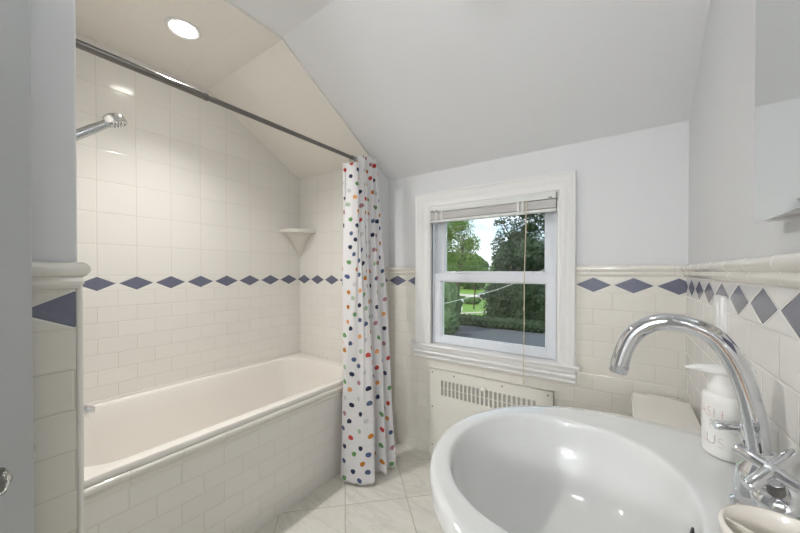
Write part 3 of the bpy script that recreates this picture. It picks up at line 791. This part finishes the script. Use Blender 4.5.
# ------------------------------------------------------------------ toilet behind the sink
tl = thing('toilet', 'white toilet with a low tank between the sink and the window wall', 'toilet', (-.1, 1.36, 0))
TY = 1.362
bm = bmesh.new(); loft(bm, [rrect(.112, TY, hx_, hy_, .03, z_) for hx_, hy_, z_ in ((.070, .17, .36), (.075, .18, .40), (.078, .185, .55), (.080, .187, .672))])
obj('tank', bm, M['toilet'], tl, 45)
bm = bmesh.new(); loft(bm, [rrect(.110, TY, hx_, hy_, .03, z_) for hx_, hy_, z_ in ((.080, .190, .670), (.0855, .198, .674), (.087, .200, .684), (.0865, .1995, .694), (.082, .195, .700), (.05, .17, .7015))])
obj('tank_lid', bm, M['toilet'], tl, 45)
def ov(cx_, a, b_, z, n=40): return [V(cx_+a*math.cos(2*PI*k/n), TY+b_*math.sin(2*PI*k/n), z) for k in range(n)]
bm = bmesh.new(); loft(bm, [ov(-.12, .16, .10, .002), ov(-.12, .16, .10, .04), ov(-.13, .13, .09, .15), ov(-.17, .18, .13, .27), ov(-.19, .235, .175, .36), ov(-.19, .24, .18, .385), ov(-.19, .19, .13, .388), ov(-.19, .16, .11, .33), ov(-.17, .09, .07, .22)])
obj('bowl', bm, M['toilet'], tl, 50)
bm = bmesh.new(); loft(bm, [ov(-.19, .235, .178, .389), ov(-.19, .243, .184, .395), ov(-.19, .243, .184, .41), ov(-.19, .23, .172, .418), ov(-.19, .05, .04, .420)])
obj('seat_lid', bm, M['toilet'], tl, 50)
bm = bmesh.new(); tube(bm, [(.033, TY+.13, .63), (.022, TY+.13, .63), (.018, TY+.10, .628), (.018, TY+.07, .625)], .006, 10)
obj('flush_lever', bm, M['chrome'], tl, 60)

# ------------------------------------------------------------------ mirror cabinet, wall plate
mc = thing('mirror_cabinet', 'frameless mirror door cabinet on the right wall above the faucet', 'mirror cabinet', (XR, .45, 1.26))
mx, mz0, mz1, my0, my1 = .178, 1.2535, 1.95, .12, .800
bm = bmesh.new(); bv = .012
outer = [(my0, mz0), (my1, mz0), (my1, mz1), (my0, mz1)]; inner = [(my0+bv, mz0+bv), (my1-bv, mz0+bv), (my1-bv, mz1-bv), (my0+bv, mz1-bv)]
loft(bm, [[V(mx+.006, y, z) for y, z in outer], [V(mx+.0025, y, z) for y, z in outer], [V(mx, y, z) for y, z in inner]], smooth=False)
obj('mirror_door', bm, M['mirror'], mc)
obj('cabinet_body', box(mx+.0065, XR+.004, my0+.02, my1-.035, mz0+.004, mz1-.01), M['plastic'], mc)
obj('door_hinge', box(mx+.0065, XR+.004, my1-.07, my1-.045, mz0-.002, mz0+.006, bev=.001), M['plastic'], mc)
ou = thing('wall_outlet', 'white outlet cover plate on the tiles behind the faucet', 'outlet', (XR, 1.11, 1.05))
obj('cover_plate', box(XR-.0125, XR+.001, 1.125, 1.200, .985, 1.1095, bev=.003), M['plastic'], ou, 40)
obj('receptacle', box(XR-.0165, XR-.011, 1.143, 1.180, 1.0, 1.094, bev=.0015), M['plastic'], ou, 40)

# ------------------------------------------------------------------ door leaf, standing open beside the entry wall
dr = thing('door_1', 'grey white door leaf standing open with a cut glass knob', 'door', (-.795, .082, 0), kind='structure')
dd_ = V(.299, -.954, 0).normalized(); nn_ = V(-dd_.y, dd_.x, 0)      # from free edge to hinge; towards the camera
if nn_.x < 0: nn_ = -nn_
E0 = V(-.795, .082, 0)
def dbox(a0, a1, n0, n1, z0, z1, bev=0.):
    bm = box(a0, a1, n0, n1, z0, z1, bev=bev)
    for v in bm.verts: v.co = E0 + dd_*v.co.x + nn_*v.co.y + V(0, 0, v.co.z)
    return bm
obj('leaf', dbox(0, .69, -.034, 0, .012, 1.92, .002), M['doorpaint'], dr, 40)
KZ = .868
bm = bmesh.new(); lathe(bm, [(.001, 0), (.026, 0), (.027, .003), (.02, .007), (.009, .010), (.009, .022), (.013, .026)], E0+dd_*.068+V(0, 0, KZ), nn_, 28)
rs_ = obj('rosette', bm, M['screw'], dr, 50)
bm = bmesh.new(); lathe(bm, [(.011, .024), (.0185, .030), (.025, .040), (.025, .049), (.018, .058), (.001, .060)], E0+dd_*.068+V(0, 0, KZ), nn_, 8)
kn_ = obj('door_knob', bm, M['crystal'], dr)
bm = dbox(-.007, .001, -.024, -.011, KZ-.008, KZ+.012, .002); obj('latch_bolt', bm, M['satin'], dr, 40)
bm = dbox(-.0012, .002, -.029, -.006, KZ-.026, KZ+.030); obj('latch_plate', bm, M['satin'], dr)
for z in (.25, 1.65):
    bm = bmesh.new(); tube(bm, [E0+dd_*.695+V(0, 0, z), E0+dd_*.695+V(0, 0, z+.08)], .006, 10); obj('hinge', bm, M['satin'], dr, 60)

# unseen globes added as fill light, one in the room, one in the hall
def globe(name, label, x, y, z, drop, r, mat):
    t = thing(name, label, 'ceiling light', (x, y, z))
    bm = bmesh.new(); lathe(bm, [(.001, 0), (.05, 0), (.05, -.012), (.03, -.022), (.012, -.024), (.012, -drop+r*.9), (.026, -drop+r*.93), (.03, -drop+r*.8)], (x, y, z), n=32); obj('lamp_stem', bm, M['satin'], t, 50)
    bm = bmesh.new(); bmesh.ops.create_uvsphere(bm, u_segments=32, v_segments=16, radius=r)
    for v in bm.verts: v.co += V(x, y, z-drop)
    obj('glass_globe', bm, mat, t, 180)
globe('ceiling_lamp', 'round glass globe lamp hanging from the ceiling of the room', -.35, .48, ZCEIL+.012, .20, .09, M['dome'])
hl = thing('wall_lamp', 'round glass globe wall lamp at the end of the hall behind the doorway', 'wall lamp', (-.2, -2.1, 1.55))  # added out of view to throw fill light through the doorway
bm = bmesh.new(); lathe(bm, [(.001, .001), (.05, .001), (.05, .012), (.03, .02), (.012, .022), (.012, .07), (.03, .075), (.03, .09)], (-.2, -2.1, 1.55), (0, 1, 0), 28); obj('wall_mount', bm, M['satin'], hl, 50)
bm = bmesh.new(); bmesh.ops.create_uvsphere(bm, u_segments=32, v_segments=16, radius=.11)
for v in bm.verts: v.co += V(-.2, -1.94, 1.55)
obj('glass_globe', bm, M['dome_hall'], hl, 180)

# ------------------------------------------------------------------ outdoors, seen through the window from the upper floor
GZ = -3.0
def gplane(name, pts, z, th, mat, label, cat, kind='structure'):
    bm = bmesh.new(); prism(bm, pts, 2, z-th, z); o = obj(name, bm, mat); tag(o, label, cat, kind=kind); return o
gplane('lawn', [(-120, 2.2), (60, 2.2), (60, 160), (-120, 160)], GZ, .5, M['grass'], 'green lawn beyond the driveway', 'lawn')
gplane('driveway', [(-30, 9), (8, 9), (8, 23.2), (-14, 22.9), (-30, 22.9)], GZ+.03, .1, M['asphalt'], 'grey asphalt driveway below the window', 'driveway')
gplane('street', [(-110, 47), (50, 47), (50, 54), (-110, 54)], GZ+.03, .1, M['concrete'], 'pale street beyond the lawn', 'street')
gplane('garden_path', [(-13.6, 29.2), (-8.2, 36.5), (-7.9, 36.0), (-13.0, 28.6)], GZ+.04, .05, M['concrete'], 'narrow pale path across the lawn', 'path')
rnd = random.Random(11)
def leaves(bm, c, rad, n, size, shell=.55):
    """leaf clusters: small crossed quads scattered through a lumpy ellipsoid"""
    c = Vector(c)
    for _ in range(n):
        d = Vector((rnd.gauss(0, 1), rnd.gauss(0, 1), rnd.gauss(0, 1))).normalized()
        lump = 1 + .22*noise.noise(d*2.3 + c*.7) + .12*noise.noise(d*5 + c)
        r = lump*(shell + (1-shell)*rnd.random()**.5)
        p = c + Vector((d.x*rad[0], d.y*rad[1], d.z*rad[2]))*r
        u = Vector((rnd.gauss(0, 1), rnd.gauss(0, 1), rnd.gauss(0, .6))).normalized(); w = (u.cross(d) if abs(u.dot(d)) < .95 else u.orthogonal()).normalized()
        s = size*rnd.uniform(.6, 1.4)
        vs = [bm.verts.new(p + u*s*a + w*s*b_*.6) for a, b_ in ((-1, 0), (0, -1), (1, 0), (0, 1))]
        bm.faces.new(vs)
def core(bm, c, rad, k=.8):
    r = bmesh.ops.create_icosphere(bm, subdivisions=4, radius=1.)
    for v in r['verts']:
        d = v.co.copy(); l = k*(1 + .22*noise.noise(d*2.3 + Vector(c)*.7) + .12*noise.noise(d*5+Vector(c)))
        l += .10*noise.noise(d*11 + Vector(c)); v.co = Vector(c) + Vector((d.x*rad[0], d.y*rad[1], d.z*rad[2]))*l
def tree(name, label, cat, x, y, blobs, n, size, mat, trunk_r=.2, trunk_h=5., lean=0., corek=.72, group=None):
    t = thing(name, label, cat, (x, y, GZ), group)
    bm = bmesh.new()
    for (dx, dy, z, rx, ry, rz) in blobs:
        c_ = (x+dx, y+dy, GZ+z)
        if corek: core(bm, c_, (rx, ry, rz), corek)
        leaves(bm, c_, (rx, ry, rz), int(n*rx*rz/4), size)
    f = obj('foliage', bm, mat, t, normals=False)
    bm = bmesh.new()
    tube(bm, [V(x, y, GZ), V(x+lean*.3, y, GZ+trunk_h*.4), V(x+lean, y, GZ+trunk_h)], [trunk_r, trunk_r*.8, trunk_r*.5], 10)
    for k in range(5):
        a = k*1.3; b0 = V(x+lean*.5, y, GZ+trunk_h*(.45+.08*k)); q = trunk_h/6.5; tube(bm, [b0, b0+V(math.cos(a)*1., math.sin(a)*.6, 1.2)*q, b0+V(math.cos(a)*2.0, math.sin(a)*1., 2.8)*q], [trunk_r*.4, trunk_r*.25, .03], 7)
    obj('trunk', bm, M['bark'], t, 60)
    return t

tree('rounded_shrub', 'tall rounded evergreen shrub outside, at the left edge of the window', 'shrub', -10.15, 20.2, [(0, 0, 1.7, 1.0, .9, 1.95)], 5200, .05, M['leaf_shrub'], .08, 1., corek=.93)
tree('rounded_shrub', 'low rounded bush in front of the tall rounded shrub', 'shrub', -9.35, 18.4, [(0, 0, .85, .88, .8, .85)], 9000, .04, M['leaf_shrub'], .05, .3, corek=.93)
bm = bmesh.new()
for i in range(26):
    hx_ = -15.2 + i*.42; hy_ = 23.15 + .08*math.sin(i)
    core(bm, (hx_, hy_, GZ+.38), (.45, .5, .45), .95); leaves(bm, (hx_, hy_, GZ+.38), (.5, .5, .5), 160, .06, .8)
h_ = obj('low_hedge', bm, M['leaf_dark'], normals=False); tag(h_, 'low clipped hedge running along the far edge of the driveway', 'hedge')
tree('light_tree', 'tall light green leafy tree at the left of the upper window pane', 'tree', -19.6, 42., [(-2.2, 0, 9.5, 3., 2.6, 2.9), (.3, 0, 10.6, 2.1, 2., 1.7), (1.5, .5, 8., 1.7, 1.6, 1.8), (-.6, 0, 6.2, 3.0, 2.4, 1.6), (2.2, 0, 5.6, 1.5, 1.4, 1.2)], 1100, .14, M['leaf_light'], .28, 8., 1., corek=.45)
tree('small_garden_tree', 'small airy tree on the lawn above the garden path', 'tree', -13.6, 33.5, [(-1.3, 0, 3.7, 1.3, 1., .9), (.6, 0, 3.6, 1.4, 1., .8), (-.1, 0, 4.5, 1.5, 1.1, .8), (1.9, 0, 3.9, 1.1, 1., .8)], 1000, .09, M['leaf_mid'], .09, 3.4, .2, corek=.3)
tree('garden_bush', 'round bush on the lawn near the street', 'bush', -16.6, 38.5, [(-1.2, 0, .5, 1.5, 1, .55), (.8, 0, .45, 1.2, .8, .5)], 900, .09, M['leaf_mid'], .05, .4, corek=.9)
tree('dense_tree', 'broad dark evergreen mass behind the driveway at the right of the window', 'tree', -7.2, 26.5, [(-1.3, -.4, .9, 1.3, 1.2, 1.0), (.7, -.5, .9, 1.5, 1.2, 1.0), (2.9, -.4, .9, 1.6, 1.2, 1.0), (-1.2, 0, 2.1, 1.5, 1.4, 2.1), (.6, -.2, 2.2, 1.7, 1.5, 2.2), (2.4, 0, 2.0, 1.7, 1.5, 2.1), (-.9, .3, 5.0, 1.3, 1.4, 1.8), (1.0, .2, 5.4, 1.7, 1.5, 1.9), (2.9, .4, 5.0, 1.6, 1.4, 2.2)], 1900, .10, M['leaf_dark'], .3, 5., .2, corek=.72)
tree('dense_tree', 'dark green tree with open branches rising above the evergreen mass', 'tree', -8.1, 31., [(-1.1, 0, 6.6, 1.8, 1.5, 1.3), (.9, 0, 8.2, 2.0, 1.6, 1.1), (-1.6, 0, 8.9, .9, .9, .5), (2.3, 0, 9.6, 1.6, 1.3, .8), (-.4, 0, 10.1, 1.0, .9, .45), (3.2, 0, 7.2, 1.2, 1.2, 1.5), (.6, .3, 9.6, 2.4, 1.4, 1.1), (2.6, .3, 8.6, 1.6, 1.2, 1.6), (-.3, .2, 7.4, 2.2, 1.4, 1.4)], 1150, .11, M['leaf_dark'], .25, 8.5, .5, corek=.35)
for i, (x, y, r, hh, l) in enumerate(((-40, 84, 7., 9.5, 'left of the light green tree'), (-31, 71, 6, 8.5, 'behind the light green tree'), (-25, 84, 5.5, 7.6, 'under the patch of open sky'), (-17, 71, 6, 9.5, 'behind the dark evergreen mass'), (-6, 84, 7, 10, 'at the far right of the window'))):
    tree('distant_tree', 'far bushy tree across the street, '+l, 'tree', x, y, [(0, 0, hh*.5, r, 4, hh*.55), (r*.4, -1, hh*.35, r*.7, 3, hh*.4)], 46, .32, M['leaf_mid'], .35, 4., corek=.86, group='distant trees')
# post box on the lawn
pb = thing('mailbox', 'small pale mailbox on a post at the edge of the lawn', 'mailbox', (-13.9, 31., GZ))
obj('post', box(-13.95, -13.85, 30.95, 31.05, GZ, GZ+.95), M['trimpaint'], pb)
bm = box(-14.05, -13.75, 30.8, 31.25, GZ+.93, GZ+1.2, bev=.06, seg=3); obj('letter_box', bm, M['trimpaint'], pb, 40)
# parked car
ca = thing('car', 'silver car on the street, half hidden by the dark trees', 'car', (-16.8, 48.6, GZ+.03))
prof = [(-18.9, .35), (-18.85, .75), (-18.2, .92), (-17.7, 1.0), (-17.2, 1.42), (-16.0, 1.46), (-15.3, 1.05), (-14.8, .95), (-14.7, .4)]
bm = bmesh.new(); prism(bm, [(x, GZ+z) for x, z in prof], 1, 47.8, 49.4); bmesh.ops.bevel(bm, geom=list(bm.edges), offset=.05, segments=2, affect='EDGES')
obj('car_body', bm, M['carpaint'], ca, 40)
bm = bmesh.new(); prism(bm, [(x, GZ+z) for x, z in ((-17.55, 1.02), (-17.15, 1.36), (-16.05, 1.39), (-15.5, 1.06))], 1, 47.79, 49.41); obj('side_window', bm, M['tyre'], ca)
for x in (-18.1, -15.6):
    for y in (47.78, 49.25):
        bm = bmesh.new(); lathe(bm, [(.2, -.01), (.32, 0), (.32, .2), (.2, .21)], (x, y, GZ+.33), (0, 1, 0), 20); obj('wheel', bm, M['tyre'], ca, 50)
bm = bmesh.new(); tube(bm, catmull([V(-5.6, 8, -.1), V(-3.98, 8, .308), V(-2.8, 8, .654), V(-2.46, 8, .778), V(-2.07, 8, .947), V(-1.2, 8, 1.40), V(.4, 8, 2.4)], 40), .0045, 6)
tag(obj('service_wire', bm, M['trimpaint'], None, 60), 'thin pale overhead wire crossing in front of the dark trees', 'wire')

# ------------------------------------------------------------------ light
def lamp(name, kind, loc, energy, col, size=None, rot=None, shape=None, **k):
    l = bpy.data.lights.new(name, kind); l.energy = energy; l.color = col
    if size is not None:
        if kind == 'AREA': l.size = size; l.shape = shape or 'DISK'
        elif kind == 'SUN': l.angle = size
        else: l.shadow_soft_size = size
    for a, b in k.items(): setattr(l, a, b)
    o = bpy.data.objects.new(name, l); C.objects.link(o); o.location = loc
    if rot: o.rotation_euler = rot
    return o
lamp('downlight_bulb', 'SPOT', (LX, LY, ZCEIL-.012), 32, (1, .975, .95), .04, rot=(0, math.radians(-17), 0), spot_size=math.radians(140), spot_blend=1.)
lamp('sun', 'SUN', (0, 0, 20), 1.25, (1, .96, .88), .01, rot=(math.radians(42), 0, math.radians(-35)))

w = bpy.data.worlds.new('sky'); bpy.context.scene.world = w; w.use_nodes = True
nt = w.node_tree; bg = nt.nodes['Background']
sky = nt.nodes.new('ShaderNodeTexSky'); sky.sky_type = 'NISHITA'; sky.sun_disc = False; sky.sun_elevation = math.radians(48); sky.sun_rotation = math.radians(200)
tc = nt.nodes.new('ShaderNodeTexCoord'); mp = nt.nodes.new('ShaderNodeMapping'); mp.inputs['Scale'].default_value = (1, 1, 3.2)
nz = nt.nodes.new('ShaderNodeTexNoise'); nz.inputs['Scale'].default_value = 3.4; nz.inputs['Detail'].default_value = 7
nt.links.new(tc.outputs['Generated'], mp.inputs[0]); nt.links.new(mp.outputs[0], nz.inputs['Vector'])
cr = nt.nodes.new('ShaderNodeValToRGB'); cr.color_ramp.elements[0].position = .38; cr.color_ramp.elements[1].position = .56
nt.links.new(nz.outputs['Fac'], cr.inputs[0])
sc_ = nt.nodes.new('ShaderNodeMix'); sc_.data_type = 'RGBA'; sc_.blend_type = 'MULTIPLY'; sc_.inputs[0].default_value = 1; sc_.inputs[7].default_value = (.10, .10, .10, 1)
nt.links.new(sky.outputs[0], sc_.inputs[6])
mx_ = nt.nodes.new('ShaderNodeMix'); mx_.data_type = 'RGBA'; mx_.inputs[7].default_value = (.58, .62, .67, 1)
nt.links.new(cr.outputs[0], mx_.inputs[0]); nt.links.new(sc_.outputs[2], mx_.inputs[6]); nt.links.new(mx_.outputs[2], bg.inputs[0])
bg.inputs[1].default_value = 1.

# ------------------------------------------------------------------ camera
cam = bpy.data.cameras.new('camera'); co = bpy.data.objects.new('camera', cam); C.objects.link(co)
yaw, pit, rol = math.radians(35.1263), math.radians(-.4637), math.radians(.0659)
fw = V(-math.sin(yaw), math.cos(yaw), 0); rt = V(math.cos(yaw), math.sin(yaw), 0); up = V(0, 0, 1)
fw, up = fw*math.cos(pit)+up*math.sin(pit), -fw*math.sin(pit)+up*math.cos(pit)
rt, up = rt*math.cos(rol)+up*math.sin(rol), -rt*math.sin(rol)+up*math.cos(rol)
m = Matrix((rt, up, -fw)).transposed().to_4x4(); m.translation = V(0, 0, ZCAM); co.matrix_world = m
cam.sensor_width = 36; cam.lens = 319.579*36/800; cam.shift_y = 7.2025/800; cam.clip_start = .02; cam.clip_end = 500
bpy.context.scene.camera = co
vs = bpy.context.scene.view_settings
vs.view_transform = 'Standard'; vs.look = 'None'; vs.gamma = 1; vs.exposure = 1.33; vs.use_curve_mapping = False
